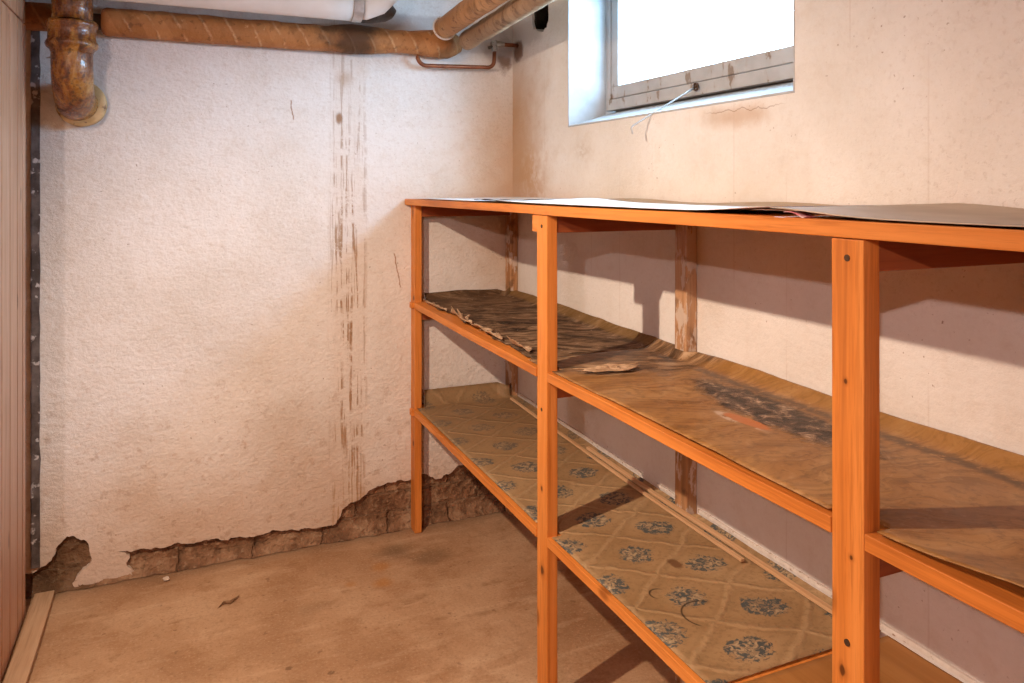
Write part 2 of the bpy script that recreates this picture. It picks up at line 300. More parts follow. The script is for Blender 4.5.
def mat_pattern(name, ox, oy):
    """quilted floral floor covering: blue sprigs in a lattice of wavy ridges"""
    g = G(name); p = g.obj(); x, y, z = g.sep(p); x = x + ox; y = y + oy
    wob = g.noise(p, 8, 5, 0.6); wob2 = g.noise(p, 6, 5, 0.6)
    u = (y-1.305)/0.209 + (wob-0.5)*0.26; v = (x-1.17)/0.272 + (wob2-0.5)*0.24
    fu = g.m('FRACT', u+0.5)-0.5; fv = g.m('FRACT', v+0.5)-0.5
    gu = g.m('FRACT', u)-0.5; gv = g.m('FRACT', v)-0.5
    au, av = g.m('ABSOLUTE', fu), g.m('ABSOLUTE', fv)
    # sprigs
    def rad(a, b):
        a = a*0.209; b = b*0.272
        return g.m('SQRT', a*a*1.25 + b*b)
    r = g.m('MINIMUM', rad(fu, fv), rad(gu, gv))
    leaf = g.voro(p, 62); leaf2 = g.noise(p, 80, 3, 0.6, 1.0)
    sprig = g.step(r + (leaf2-0.5)*0.05 + (wob-0.5)*0.04, 0.040, 0.050, 1.0, 0.0)
    ink = sprig*g.step(leaf2, 0.44, 0.52, 1.0, 0.0)
    hl = sprig*g.step(leaf2, 0.57, 0.61)
    d = g.m('ABSOLUTE', au+av-0.5)
    ridge = g.step(d, 0.0, 0.07, 1.0, 0.0); groove = g.band(d, 0.07, 0.12, 0.03)
    big = g.noise(p, 3.2, 5, 0.6); n2 = g.noise(p, 26, 5, 0.65)
    c = g.ramp(big, (0.3, (0.27, 0.165, 0.075)), (0.5, (0.37, 0.24, 0.12)), (0.7, (0.45, 0.31, 0.165)))
    c = g.mix(g.step(n2, 0.45, 0.7)*0.35, c, (0.25, 0.155, 0.075))
    c = g.mix(ridge*0.22, c, (0.50, 0.35, 0.20)); c = g.mix(groove*0.22, c, (0.20, 0.12, 0.055)); gr = g.noise(p, 90, 3, 0.65); c = g.mix(g.step(gr, 0.5, 0.66)*0.4, c, (0.20, 0.12, 0.055))
    far_brown = g.step(y + (big-0.5)*1.2, 2.0, 2.7)  # browner towards the far end
    c = g.mix(ink*0.92, c, (0.030, 0.048, 0.058))
    c = g.mix(sprig*0.25, c, (0.14, 0.17, 0.16))
    c = g.mix(hl*0.6, c, (0.50, 0.40, 0.25))
    c = g.mix(far_brown*0.55, c, (0.22, 0.135, 0.065))
    # ring marks and a burn
    for (cx, cy, rr) in ((1.03, 1.335, 0.05), (0.985, 1.44, 0.022)):
        q = g.m('SQRT', (x-cx)*(x-cx) + (y-cy)*(y-cy))
        c = g.mix(g.band(q, rr-0.002, rr+0.002, 0.0015)*g.step(y - x + cx, cy-0.01, cy+0.02)*0.9, c, (0.04, 0.025, 0.015))
    c = g.mix(g.blob(y, x, 1.545, 1.10, 0.03, 0.017, 0.4, n2)*0.8, c, (0.12, 0.05, 0.02))
    bump = ridge*0.9 - g.step(r, 0.0, 0.07)*0.8 + n2*0.4
    return g.done(c, 0.6, bump, 0.5, 0.006, 0.25)

def mat_wrap(name, pitch, a, b, stripe, ax='x', dirty=0.5, tilt=0.035):
    g = G(name); p = g.obj(); x, y, z = g.sep(p)
    al, h = {'x': (x, z), 'y': (y, z)}[ax]
    n = g.noise(p, 7, 5, 0.65); n2 = g.noise(p, 38, 5, 0.65); n3 = g.noise(p, 15, 5, 0.6)
    c = g.ramp(n, (0.30, a), (0.66, b))
    q = (al + h*0.55 + (n-0.5)*0.035)/pitch
    f = g.m('FRACT', q); tone = g.noise(g.comb(g.m('FLOOR', q), 0.0, 0.0), 3.7, 1)
    c = g.mix(g.step(tone, 0.35, 0.65)*0.40, c, tuple(v*0.60 for v in a))
    edge = g.band(f, 0.40, 0.50, 0.05)*g.step(n3, 0.40, 0.58)
    c = g.mix(edge*0.55, c, stripe)
    c = g.mix(g.step(n3, 0.54, 0.68)*dirty, c, tuple(v*0.38 for v in a))
    c = g.mix(g.step(n2, 0.57, 0.66)*dirty*1.1, c, (0.10, 0.042, 0.018))
    c = g.mix(g.step(n2, 0.38, 0.30)*0.5, c, stripe)
    if ax == 'x':
        c = g.mix(g.band(x + (n-0.5)*0.16 + (n3-0.5)*0.16, 0.23, 0.42, 0.06)*0.9, c, (0.07, 0.036, 0.018))
        c = g.mix(g.step(x + (n-0.5)*0.12, 0.62, 0.70)*0.6, c, (0.10, 0.055, 0.026))
    return g.done(c, 0.6, n3*0.9 + n2*0.7 + edge*0.5, 0.7, 0.008, 0.25)
M_WRAP = mat_wrap('brown_wrap_sleeve', 0.086, (0.40, 0.155, 0.045), (0.56, 0.26, 0.095), (0.70, 0.43, 0.22), 'x', 0.45)
M_WRAPA = mat_wrap('frayed_brown_wrap', 0.075, (0.42, 0.20, 0.075), (0.62, 0.36, 0.17), (0.24, 0.11, 0.05), 'y', 0.6)
M_WRAPB = mat_wrap('dusty_brown_wrap', 0.08, (0.26, 0.15, 0.075), (0.50, 0.35, 0.22), (0.18, 0.09, 0.045), 'y', 0.6)
M_CORE = simple('grimy_iron', (0.06, 0.04, 0.03), (0.12, 0.085, 0.06), 25, 0.7, 0.3)
def mat_drain():
    g = G('rusty_varnished_iron'); p = g.obj(); x, y, z = g.sep(p)
    n = g.noise(g.comb(x*1.6, y*1.6, z*0.6), 17, 6, 0.7, 0.6); n2 = g.noise(p, 55, 5, 0.65); n3 = g.noise(p, 11, 4)
    c = g.ramp(n, (0.30, (0.045, 0.012, 0.004)), (0.44, (0.17, 0.05, 0.010)), (0.55, (0.36, 0.15, 0.025)), (0.70, (0.55, 0.31, 0.09)))
    c = g.mix(g.step(n3, 0.50, 0.62)*0.55, c, (0.11, 0.028, 0.008))
    c = g.mix(g.step(n2, 0.56, 0.62)*0.75, c, (0.045, 0.014, 0.006))
    return g.done(c, g.step(n2, 0.35, 0.7, 0.18, 0.5), n2*0.9 + n*0.5, 0.6, 0.006, 0.6, 0.0, 0.5)
M_DRAIN = mat_drain()
M_RING = simple('cream_sealed_ring', (0.42, 0.27, 0.11), (0.60, 0.43, 0.22), 22, 0.5, 0.4, dirt=(0.12, 0.05, 0.02))
M_COPPER = simple('aged_copper', (0.16, 0.045, 0.016), (0.30, 0.10, 0.038), 20, 0.4, 0.15, 0.5, 0.55, dirt=(0.20, 0.06, 0.02))
def mat_glass():
    g = G('window_glass'); t = g.N.new('ShaderNodeBsdfTransparent'); s = g.N.new('ShaderNodeBsdfGlossy')
    s.inputs['Roughness'].default_value = 0.02; mx = g.N.new('ShaderNodeMixShader'); mx.inputs[0].default_value = 0.05
    g.nt.links.new(t.outputs[0], mx.inputs[1]); g.nt.links.new(s.outputs[0], mx.inputs[2]); g.nt.links.new(mx.outputs[0], g.out.inputs[0])
    return g.mat
M_GLASS = mat_glass()

M_TIMBER = wood('brown_timber_boarding', 'z', (0.16, 0.05, 0.015), (0.26, 0.09, 0.03), (0.33, 0.13, 0.045), 0.6, 0.3)
M_CEIL = simple('grimy_ceiling_plaster', (0.34, 0.22, 0.14), (0.48, 0.34, 0.24), 5, 0.9, 0.3)

# ------------------------------------------------------------------ mesh helpers
def link(name, bm, mat, parent=None, origin=None, bevel=0.0, smooth=False, solid=0.0):
    """world-space bmesh -> one object; children take their thing's location as origin"""
    org = Vector(origin) if origin is not None else (parent_loc(parent) if parent else Vector((0, 0, 0)))
    for v in bm.verts: v.co -= org
    bmesh.ops.recalc_face_normals(bm, faces=bm.faces) if solid == 0 else None
    me = bpy.data.meshes.new(name); bm.to_mesh(me); bm.free()
    for m in (mat if isinstance(mat, (list, tuple)) else [mat]): me.materials.append(m)
    if smooth:
        for p in me.polygons: p.use_smooth = True
    o = bpy.data.objects.new(name, me); COL.objects.link(o)
    if parent is None: o.location = org
    else:
        o.parent = parent
        if parent_loc(parent) is not None: pass
    if solid:
        md = o.modifiers.new('thickness', 'SOLIDIFY'); md.thickness = solid; md.offset = -1
    if bevel:
        md = o.modifiers.new('bevel', 'BEVEL'); md.width = bevel; md.segments = 2; md.limit_method = 'ANGLE'
    return o
def parent_loc(o):
    L = Vector((0, 0, 0))
    while o is not None: L += Vector(o.location); o = o.parent
    return L
def thing(name, label, cat, loc, group=None):
    o = bpy.data.objects.new(name, None); COL.objects.link(o); o.location = loc
    o.empty_display_size = 0.1
    return tag(o, label, cat, group)
def tag(o, label, cat, group=None):
    o['label'] = label; o['category'] = cat
    if group: o['group'] = group
    return o
def struct(o): o['kind'] = 'structure'; return o
def box(bm, x0, x1, y0, y1, z0, z1, mi=0):
    vs = [bm.verts.new((x, y, z)) for x in (x0, x1) for y in (y0, y1) for z in (z0, z1)]
    for f in ((0, 1, 3, 2), (4, 6, 7, 5), (0, 4, 5, 1), (2, 3, 7, 6), (0, 2, 6, 4), (1, 5, 7, 3)):
        bm.faces.new([vs[i] for i in f]).material_index = mi
    return vs
def nbox(bm, x0, x1, y0, y1, z0, z1, ny=1, axis=1, jit=None):
    """box cut into ny slices along an axis, so it can be bent"""
    lim = [(x0, x1), (y0, y1), (z0, z1)]; a0, a1 = lim[axis]; o1, o2 = [i for i in range(3) if i != axis]
    rings = []
    for k in range(ny+1):
        t = a0+(a1-a0)*k/ny; r = []
        for (i, j) in ((0, 0), (1, 0), (1, 1), (0, 1)):
            c = [0, 0, 0]; c[axis] = t; c[o1] = lim[o1][i]; c[o2] = lim[o2][j]
            c = Vector(c)
            if jit: c = jit(c)
            r.append(bm.verts.new(c))
        rings.append(r)
    for k in range(ny):
        for q in range(4):
            bm.faces.new([rings[k][q], rings[k][(q+1) % 4], rings[k+1][(q+1) % 4], rings[k+1][q]])
    bm.faces.new(rings[0][::-1]); bm.faces.new(rings[-1])
def tube(bm, pts, rad, n=20, cap=True, wob=0.0):
    pts = [Vector(p) for p in pts]; rad = rad if isinstance(rad, (list, tuple)) else [rad]*len(pts)
    rings = []; t0 = (pts[1]-pts[0]).normalized()
    up = Vector((0, 0, 1)) if abs(t0.z) < 0.9 else Vector((0, 1, 0))
    nrm = (up - t0*up.dot(t0)).normalized()
    for i, p in enumerate(pts):
        t = ((pts[min(i+1, len(pts)-1)]-p).normalized() + (p-pts[max(i-1, 0)]).normalized())
        t = t.normalized() if t.length > 1e-6 else t0
        nrm = (nrm - t*nrm.dot(t)).normalized(); b = t.cross(nrm)
        r = []
        for k in range(n):
            a = 2*math.pi*k/n; d = nrm*math.cos(a) + b*math.sin(a); q = p + d*rad[i]
            if wob: q = q + d*(mn.noise(q*22)*wob)
            r.append(bm.verts.new(q))
        rings.append(r)
    for i in range(len(rings)-1):
        for k in range(n):
            bm.faces.new([rings[i][k], rings[i][(k+1) % n], rings[i+1][(k+1) % n], rings[i+1][k]])
    if cap: bm.faces.new(rings[0][::-1]); bm.faces.new(rings[-1])
def line(a, b, n): a, b = Vector(a), Vector(b); return [a.lerp(b, i/n) for i in range(n+1)]
def arc(c, u, v, r, a0, a1, n): return [Vector(c)+Vector(u)*r*math.cos(a0+(a1-a0)*i/n)+Vector(v)*r*math.sin(a0+(a1-a0)*i/n) for i in range(n+1)]
def sheet(bm, xs, ys, fn):
    """grid over xs * ys; fn(x, y) -> point or None (torn away)"""
    g = [[fn(x, y) for y in ys] for x in xs]
    v = [[bm.verts.new(p) if p is not None else None for p in r] for r in g]
    for i in range(len(xs)-1):
        for j in range(len(ys)-1):
            q = [v[i][j], v[i+1][j], v[i+1][j+1], v[i][j+1]]
            if None not in q: bm.faces.new(q)
    lo = [w for r in v for w in r if w is not None and not w.link_faces]
    for w in lo: bm.verts.remove(w)
def rng(a, b, n): return [a+(b-a)*i/n for i in range(n+1)]
def ragged(loop, seg, amp, sc=26, closed=True):
    """subdivide a 2-D outline and roughen it with noise"""
    out = []; N = len(loop)
    for i in range(N if closed else N-1):
        a = Vector((*loop[i], 0)); b = Vector((*loop[(i+1) % N], 0)); L = (b-a).length; n = max(1, int(L/seg))
        for k in range(n):
            p = a.lerp(b, k/n)
            d = mn.noise_vector(p*sc)*amp + mn.noise_vector(p*sc*3.3)*amp*0.5
            out.append((p.x+d.x, p.y+d.y))
    if not closed: out.append(loop[-1])
    return out
def slab(bm, outer, holes, to3, depth):
    """flat slab with holes: outlines in 2-D, to3 maps to 3-D, depth extrudes"""
    edges = []
    for lp in [outer]+holes:
        vs = [bm.verts.new(to3(*p)) for p in lp]
        edges += [bm.edges.new((vs[i], vs[(i+1) % len(vs)])) for i in range(len(vs))]
    r = bmesh.ops.triangle_fill(bm, use_beauty=True, use_dissolve=False, edges=edges)
    fs = [f for f in r['geom'] if isinstance(f, bmesh.types.BMFace)]
    e = bmesh.ops.extrude_face_region(bm, geom=fs)
    bmesh.ops.translate(bm, vec=depth, verts=[v for v in e['geom'] if isinstance(v, bmesh.types.BMVert)])

# ------------------------------------------------------------------ the room shell
YB, XR, ZC, XL, YF = 3.05, 1.327, 2.25, -1.75, -1.7
bm = bmesh.new(); box(bm, XL-0.1, XR+0.35, YF-0.1, YB+0.3, -0.12, 0.0); struct(link('floor', bm, M_FLOOR))
bm = bmesh.new(); box(bm, XL-0.1, XR+0.35, YF-0.1, YB+0.3, ZC, ZC+0.12); struct(link('ceiling', bm, M_CEIL))
bm = bmesh.new(); box(bm, XL-0.1, XL, YF, YB+0.02, 0.0, ZC); struct(link('wall_left', bm, M_TIMBER))
bm = bmesh.new(); box(bm, XL, XR, YF-0.1, YF, 0.0, ZC); struct(link('wall_front', bm, M_TIMBER))
# back wall: damp brick with a plaster coat that has broken away along the floor
edge = [(-0.335, 0.0), (-0.33, 0.045), (-0.295, 0.075), (-0.285, 0.10), (-0.30, 0.155), (-0.335, 0.18), (-0.365, 0.183), (-0.39, 0.15),
        (-0.405, 0.115), (-0.425, 0.10), (-0.455, 0.085), (-0.60, 0.09), (-0.62, 0.0), (XL, 0.0), (XL, ZC), (XR+0.02, ZC), (XR+0.02, 0.16)]
low = [(1.20, 0.20), (1.14, 0.245), (1.07, 0.215), (1.0, 0.185), (0.95, 0.20), (0.915, 0.212), (0.86, 0.20), (0.80, 0.20), (0.755, 0.192), (0.70, 0.178), (0.665, 0.148),
       (0.62, 0.142), (0.595, 0.122), (0.58, 0.085), (0.555, 0.062), (0.51, 0.068), (0.45, 0.066), (0.37, 0.078), (0.28, 0.077),
       (0.205, 0.083), (0.13, 0.083), (0.06, 0.092), (0.02, 0.092), (-0.05, 0.098), (-0.105, 0.10), (-0.165, 0.104), (-0.205, 0.105),
       (-0.165, 0.085), (-0.17, 0.045), (-0.15, 0.028), (-0.16, 0.0)]
o2 = ragged(low, 0.006, 0.010, closed=False)
bm = bmesh.new()
slab(bm, ragged(edge[:13], 0.006, 0.010, closed=False) + edge[13:] + o2, [], lambda a, b: (a, YB, max(b, 0.001)), (0, 0.02, 0))
for f in bm.faces: f.material_index = 0
box(bm, XL-0.1, XR+0.35, YB+0.02, YB+0.3, 0.0, ZC, 1)
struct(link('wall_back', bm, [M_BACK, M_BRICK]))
# rubble foot where the wall meets the floor
bm = bmesh.new(); ys = [0.0, 0.25, 0.5, 0.75, 1.0]
def foot(x, t):
    n = mn.noise(Vector((x*9, t*2, 3.1)))*0.5+mn.noise(Vector((x*30, t*5, 7.7)))*0.3
    return Vector((x, YB+0.018-0.03*t*(1+n*1.1), max(0.002, 0.05*(1-t)**1.5*(1+n))+0.001))
sheet(bm, rng(-0.62, 1.3, 160), ys, foot); struct(link('trim_2', bm, M_BRICK, smooth=True))
# window wall: opening for the window and a hole knocked through by the corner
WY0, WY1, WZ0, WZ1 = 1.386, 2.533, 1.622, 2.20
bm = bmesh.new()
hole = ragged([(2.70, 2.13), (2.70, 2.05), (2.715, 2.03), (2.76, 2.018), (2.79, 2.028), (2.835, 2.05), (2.85, 2.07), (2.855, 2.13)], 0.012, 0.006, 40)
slab(bm, [(YF-0.1, 0.0), (YB+0.019, 0.0), (YB+0.019, ZC), (YF-0.1, ZC)], [[(WY0, WZ0), (WY1, WZ0), (WY1, WZ1), (WY0, WZ1)], hole],
     lambda a, b: (XR, a, b), (0.35, 0, 0))
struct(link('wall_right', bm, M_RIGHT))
bm = bmesh.new(); box(bm, XR+0.24, XR+0.3, 2.66, 2.9, 1.97, 2.2)  # lining added to keep the hole dark
box(bm, XR+0.012, XR+0.24, 2.835, 2.87, 1.98, 2.2); box(bm, XR+0.012, XR+0.24, 2.68, 2.712, 1.98, 2.2); box(bm, XR+0.012, XR+0.24, 2.70, 2.85, 1.98, 2.028); box(bm, XR+0.012, XR+0.24, 2.70, 2.85, 2.125, 2.2)
for i in range(9):
    a = Vector((XR+0.17+random.random()*0.06, 2.69+random.random()*0.17, 2.02+random.random()*0.1))
    tube(bm, [a, a+Vector((0.02, 0.05*random.random(), 0.03)), a+Vector((0.03, 0.04, 0.0))], [0.012, 0.02, 0.008], 7)
struct(link('added_hole_lining', bm, M_DARKHOLE))
# whitewashed reveal of the window: jambs, head and a sloping sill
FX = 1.486
bm = bmesh.new()
box(bm, XR-0.001, FX, WY1-0.006, WY1, WZ0, WZ1); box(bm, XR-0.001, FX, WY0, WY0+0.006, WZ0, WZ1)
box(bm, XR-0.001, FX, WY0, WY1, WZ1-0.006, WZ1)
y0, y1 = WY0+0.006, WY1-0.006
vs = [bm.verts.new(p) for p in ((XR-0.001, y0, WZ0), (XR-0.001, y1, WZ0), (FX+0.05, y1, WZ0), (FX+0.05, y0, WZ0),
                                 (XR-0.001, y0, WZ0+0.006), (XR-0.001, y1, WZ0+0.006), (FX+0.05, y1, 1.69), (FX+0.05, y0, 1.69))]
for f in ((0, 1, 2, 3), (4, 5, 6, 7), (0, 1, 5, 4), (2, 3, 7, 6), (1, 2, 6, 5), (0, 3, 7, 4)): bm.faces.new([vs[i] for i in f])
struct(link('trim_1', bm, M_REVEAL, bevel=0.002))

# ------------------------------------------------------------------ the window
win = bpy.data.objects.new('window_1', None); COL.objects.link(win); win.location = (FX, (WY0+WY1)/2, 1.685); struct(win)
def frame_bm(x0, x1, y0, y1, z0, z1, wl, wb, wt):
    bm = bmesh.new()
    box(bm, x0, x1, y0, y1, z0, z0+wb); box(bm, x0, x1, y0, y1, z1-wt, z1)
    box(bm, x0, x1, y0, y0+wl, z0+wb, z1-wt); box(bm, x0, x1, y1-wl, y1, z0+wb, z1-wt); return bm
link('window_frame', frame_bm(FX, FX+0.06, WY0+0.007, WY1-0.007, 1.688, WZ1-0.007, 0.028, 0.040, 0.03), M_FRAMEW, win, bevel=0.002)
sash = link('sash', frame_bm(FX+0.006, FX+0.05, WY0+0.037, WY1-0.037, 1.731, WZ1-0.039, 0.046, 0.046, 0.04), M_FRAMEW, win, bevel=0.003)
bm = bmesh.new(); box(bm, FX+0.026, FX+0.030, WY0+0.084, WY1-0.084, 1.778, WZ1-0.08)
link('glass_pane', bm, M_GLASS, win)
# stay rod with a hooked end, hanging off an eye on the frame
bm = bmesh.new(); a = Vector((FX-0.012, 1.968, 1.709)); b = Vector((1.262, 1.990, 1.585))
tube(bm, line(a, b, 6)+[b+Vector((-0.004, -0.001, -0.006)), b+Vector((-0.002, -0.006, -0.024))], 0.0027, 8)
stay = link('stay_rod', bm, M_STEEL, win, smooth=True); stay['label'] = 'thin bright metal stay rod with a bent hook end'
bm = bmesh.new(); tube(bm, arc((FX-0.010, 1.962, 1.713), (0, 1, 0), (0, 0, 1), 0.010, 0, 2*math.pi, 18), 0.0035, 8, False)
tube(bm, line((FX+0.004, 1.962, 1.713), (FX-0.014, 1.962, 1.713), 2), 0.004, 8)
link('stay_eye', bm, M_NAIL, win, smooth=True)

# ------------------------------------------------------------------ shelving unit
P = {'a': (2.986, 3.044), 'b': (1.799, 1.859), 'c': (0.788, 0.846), 'd': (-0.262, -0.204)}
unit = thing('shelving_unit', 'varnished orange pine shelving unit with three tiers built along the window wall', 'shelf', (1.1, 1.4, 0.0))
def warp(tilt=True):
    def f(c):
        d = max(0.0, c.y-1.86)
        c.z += 0.018*d if tilt else 0
        if c.x < 1.0: c.x -= 0.0125*d
        return c
    return f
for k, (y0, y1) in P.items():
    lean = 0.0125*max(0, y0-1.86)
    bm = bmesh.new(); bend = (0.0, 0.003)['abcd'.index(k) % 2]
    nbox(bm, 0.880-lean+(0.003 if k == 'a' else 0), 0.912-lean, y0, y1, 0.001, 1.3255, 14, 2,
         lambda c: Vector((c.x+mn.noise(Vector((c.z*3, y0, 0)))*0.0012, c.y+mn.noise(Vector((c.z*2, y0, 5)))*0.0025, c.z)))
    p = link('front_post', bm, M_PINE_Z, unit, bevel=0.0022)
    if k in 'bc':
        for z in ((1.296, 0.81) if k == 'b' else (1.298, 0.745)):
            bm = bmesh.new(); yc = (y0+y1)/2
            tube(bm, [(0.8802, yc, z), (0.8788, yc, z)], 0.005, 12); link('nail', bm, M_NAIL, p)
for k, (y0, y1) in P.items():
    bm = bmesh.new(); d = -0.052 if k == 'b' else 0
    yy = {'a': (2.99, 3.045), 'b': (1.755, 1.810), 'c': (0.75, 0.805), 'd': (-0.262, -0.207)}[k]
    nbox(bm, 1.290, 1.3255, yy[0], yy[1], 0.001, 1.3255, 12, 2,
         lambda c: Vector((c.x-abs(mn.noise(Vector((c.z*4, y0, 2))))*0.002, c.y+mn.noise(Vector((c.z*5, y0, 5)))*0.002, c.z)))
    link('rear_post', bm, M_PINE_OLD, unit, bevel=0.002)
# boards: a full-depth panel behind the posts plus a front nosing between them
sec = [('a', 'b', 1.83, 3.046), ('b', 'c', 0.818, 1.829), ('c', 'd', -0.27, 0.817)]
for tier, (z0, z1) in {'mid': (0.890, 0.914), 'low': (0.459, 0.483)}.items():
    for (fa, fb, y0, y1) in sec:
        bm = bmesh.new(); f = warp()
        ya, yb = P[fb][1]+0.001, P[fa][0]-0.001
        if fa == 'a': yb = 3.012
        if fb == 'd': ya = -0.203
        nbox(bm, 0.9135, 1.2885, y0, y1, z0, z1, 14, 1, f)
        bow = (lambda c: f(Vector((c.x, c.y, c.z+0.010*max(0, 0.72-c.y)*(1 if fa == 'c' else 0)+mn.noise(Vector((c.y*2.3, z0, 1)))*0.003))))
        if fa == 'a':
            nbox(bm, 0.8775, 0.9135, ya, 2.984, z0, z1, 14, 1, bow)
            nbox(bm, 0.868, 0.8815, 2.984, yb, z0, z1, 2, 1, bow)
        else:
            nbox(bm, 0.8795, 0.9135, ya, yb, z0, z1, 14, 1, bow)
        link('shelf_board', bm, M_PINE_Y, unit, bevel=0.0015)
bm = bmesh.new()
nbox(bm, 0.876, 1.322, 1.8715, 3.046, 1.327, 1.351, 14, 1, lambda c: Vector((c.x-(0.028*(c.y-1.87) if c.x < 1 else 0), c.y, c.z)))
link('top_board', bm, M_PINE_Y, unit, bevel=0.002)
bm = bmesh.new(); nbox(bm, 0.876, 1.322, -0.275, 1.8705, 1.3265, 1.3515, 24, 1, lambda c: Vector((c.x, c.y, c.z+mn.noise(Vector((c.y*1.4, 4, 1)))*0.0015)))
link('top_board', bm, M_PINE_Y, unit, bevel=0.002)
for (y0, y1) in ((2.990, 3.030), (1.863, 1.898), (1.803, 1.853), (0.792, 0.842), (-0.25, -0.21)):
    for (z0, z1, t) in ((1.279, 1.3255, 0), (0.842, 0.889, 1), (0.412, 0.458, 1)):
        if y0 == 1.863 and t: continue
        bm = bmesh.new(); x0 = 0.884 if y0 == 1.863 else 0.9135
        box(bm, x0 - (0.012 if y0 > 2 else 0), 1.2885, y0, y1, z0 + (0.019 if y0 > 2 and t else 0), z1 + (0.019 if y0 > 2 and t else 0))
        link('bearer', bm, M_BEARER if y0 != 1.863 else M_PINE_Y, unit, bevel=0.0015)

# ------------------------------------------------------------------ coverings on the shelves
def covering(name, label, mat_fn, y0, y1, z, x0=0.884, up=0.03, wave=0.003, front=None, endup=0.0, nx=40, ny=90, args=(), xm=1.255, seed=0.0, thick=0.0018, postgap=None):
    org = (1.1, (y0+y1)/2, z+0.001)
    mat = mat_fn(name+'_surface', org[0], org[1], *args)
    bm = bmesh.new()
    xs = rng(x0, xm, int(nx*0.72)) + rng(xm+0.008, 1.316, int(nx*0.28))
    def fn(x, y):
        d = max(0.0, y-1.86)
        if front is not None and x < front(y): return None
        for pg in (postgap or ()):
            if pg[0] < y < pg[1] and (x < 0.9155): return None
        # keep clear of the rear posts
        zz = z + 0.0025 + 0.018*d + wave*max(0, mn.noise(Vector((x*5, y*3.5, seed)))) + wave*0.4*max(0, mn.noise(Vector((x*16, y*13, seed+3))))
        xx = x
        if x > xm:
            t = (x-xm)/(1.316-xm)
            zz += up*t**1.3*(1+0.35*mn.noise(Vector((y*2.2, 0, seed)))) + 0.002*mn.noise(Vector((y*9, x*6, seed)))
            for ry0, ry1 in ((1.749, 1.816), (0.744, 0.811)):
                if ry0 < y < ry1: xx = xm + (1.286-xm)*t
            if y > 2.98: xx = xm + (1.286-xm)*t
        yy = y
        if endup and y > y1-0.05:
            t = (y-(y1-0.05))/0.05; zz += endup*t**1.4
            if x < 0.93: zz -= endup*t**1.4*0.8; yy = y-0.06*t
            elif y > 2.985 and x > 1.255: yy = min(y, 2.985)
        if x < 1.0: xx -= 0.0125*d*(1.0-x)/0.12
        return Vector((xx, yy, zz))
    sheet(bm, xs, rng(y0, y1, ny), fn)
    for v in bm.verts: pass
    o = link(name, bm, mat, origin=org, smooth=True, solid=thick)
    bmn = o.modifiers['thickness']; bmn.offset = 1
    return tag(o, label, 'shelf covering')
covering('patterned_lino', 'tan lino with blue floral sprigs lying on the bottom shelf', mat_pattern, 1.135, 3.038, 0.484, x0=0.8885, up=0.006, xm=1.292, endup=0.055, wave=0.002,
         postgap=((1.79, 1.868), (2.98, 3.05)), ny=120)
covering('hardboard_sheet', 'plain orange brown hardboard on the bottom shelf at the near end', lambda n, a, b: M_HARDB, -0.25, 1.120, 0.484, x0=0.890, up=0.002, wave=0.0004,
         postgap=((0.78, 0.855), (-0.3, -0.2)), thick=0.003)
covering('wood_print_lino', 'long brown wood print lino with a black rotted patch covering the middle shelf', mat_woodprint, -0.25, 1.93, 0.915, up=0.024, wave=0.005, x0=0.890,
         postgap=((1.79, 1.868), (0.78, 0.855), (-0.3, -0.2)), args=(True,), seed=2.0, xm=1.268, ny=200)
def torn(y): return 0.905 + 0.020*mn.noise(Vector((y*7, 1, 0))) + 0.010*mn.noise(Vector((y*29, 1, 4))) + 0.012*math.sin(y*3)
covering('weathered_liner', 'dark rotted liner with a torn front edge on the middle shelf by the back wall', mat_weathered, 1.935, 3.038, 0.915, up=0.024, wave=0.006, endup=0.022, xm=1.268,
         front=torn, nx=90, ny=150, seed=2.0, postgap=((2.98, 3.05),))
# lift the front edge of the near lino
o = bpy.data.objects['wood_print_lino']
for v in o.data.vertices:
    w = v.co + o.location
    e = max(0.0, 1-(w.x-0.885)/0.10)
    v.co.z += e**1.5*0.024*math.exp(-((w.y-0.52)/0.15)**2)
# curled scraps along the torn edge
def scrap(cx, cy, z, L, wdt, rot, curl, label, mat=M_SCRAP, seed=1):
    bm = bmesh.new(); R = Matrix.Rotation(rot, 4, 'Z')
    def fn(u, v):
        nz = lambda a, b, k: mn.noise(Vector((a*k, b*k, seed*3.7)))
        half = wdt*0.5*(0.62+0.75*nz(u, 1 if v > 0 else 9, 24)+0.35*nz(u, 5 if v > 0 else 2, 75))*(1-(abs(u)/(L*0.5))**4*0.8)
        vv = v/(wdt*0.5)*max(half, 0.002)
        lift = curl*abs(min(vv, 0))*1.5*(0.7+0.9*nz(u, 3, 17)) + 0.5*curl*max(vv, 0)*(0.5+nz(u, 8, 21))
        p = Vector((vv + 0.010*nz(u, 4, 13), u, 0.002+max(0, lift)+0.006*max(0, nz(u, v*3, 34))))
        return R @ p + Vector((cx, cy, z))
    sheet(bm, rng(-L/2, L/2, 40), rng(-wdt/2, wdt/2, 8), fn)
    o = link('paper_scrap', bm, mat, origin=(cx, cy, z), smooth=True, solid=0.0012)
    return tag(o, label, 'paper scrap', None)
tz = lambda y: 0.9195+0.018*max(0, y-1.86)
scrap(0.899, 2.83, tz(2.83)+0.003, 0.28, 0.030, 0.02, 0.9, 'narrow curled paper scrap on the middle shelf edge nearest the back wall', seed=1)
scrap(0.905, 2.55, tz(2.55)+0.004, 0.25, 0.050, -0.05, 1.3, 'upright curled tan paper scrap on the middle shelf edge', seed=2)
scrap(0.908, 2.29, tz(2.29)+0.003, 0.26, 0.060, -0.04, 0.7, 'broad flat tan paper scrap on the middle shelf edge', seed=3)
scrap(0.920, 2.07, tz(2.07)+0.003, 0.17, 0.050, -0.12, 0.8, 'folded tan paper scrap on the middle shelf edge nearest the middle post', seed=4)
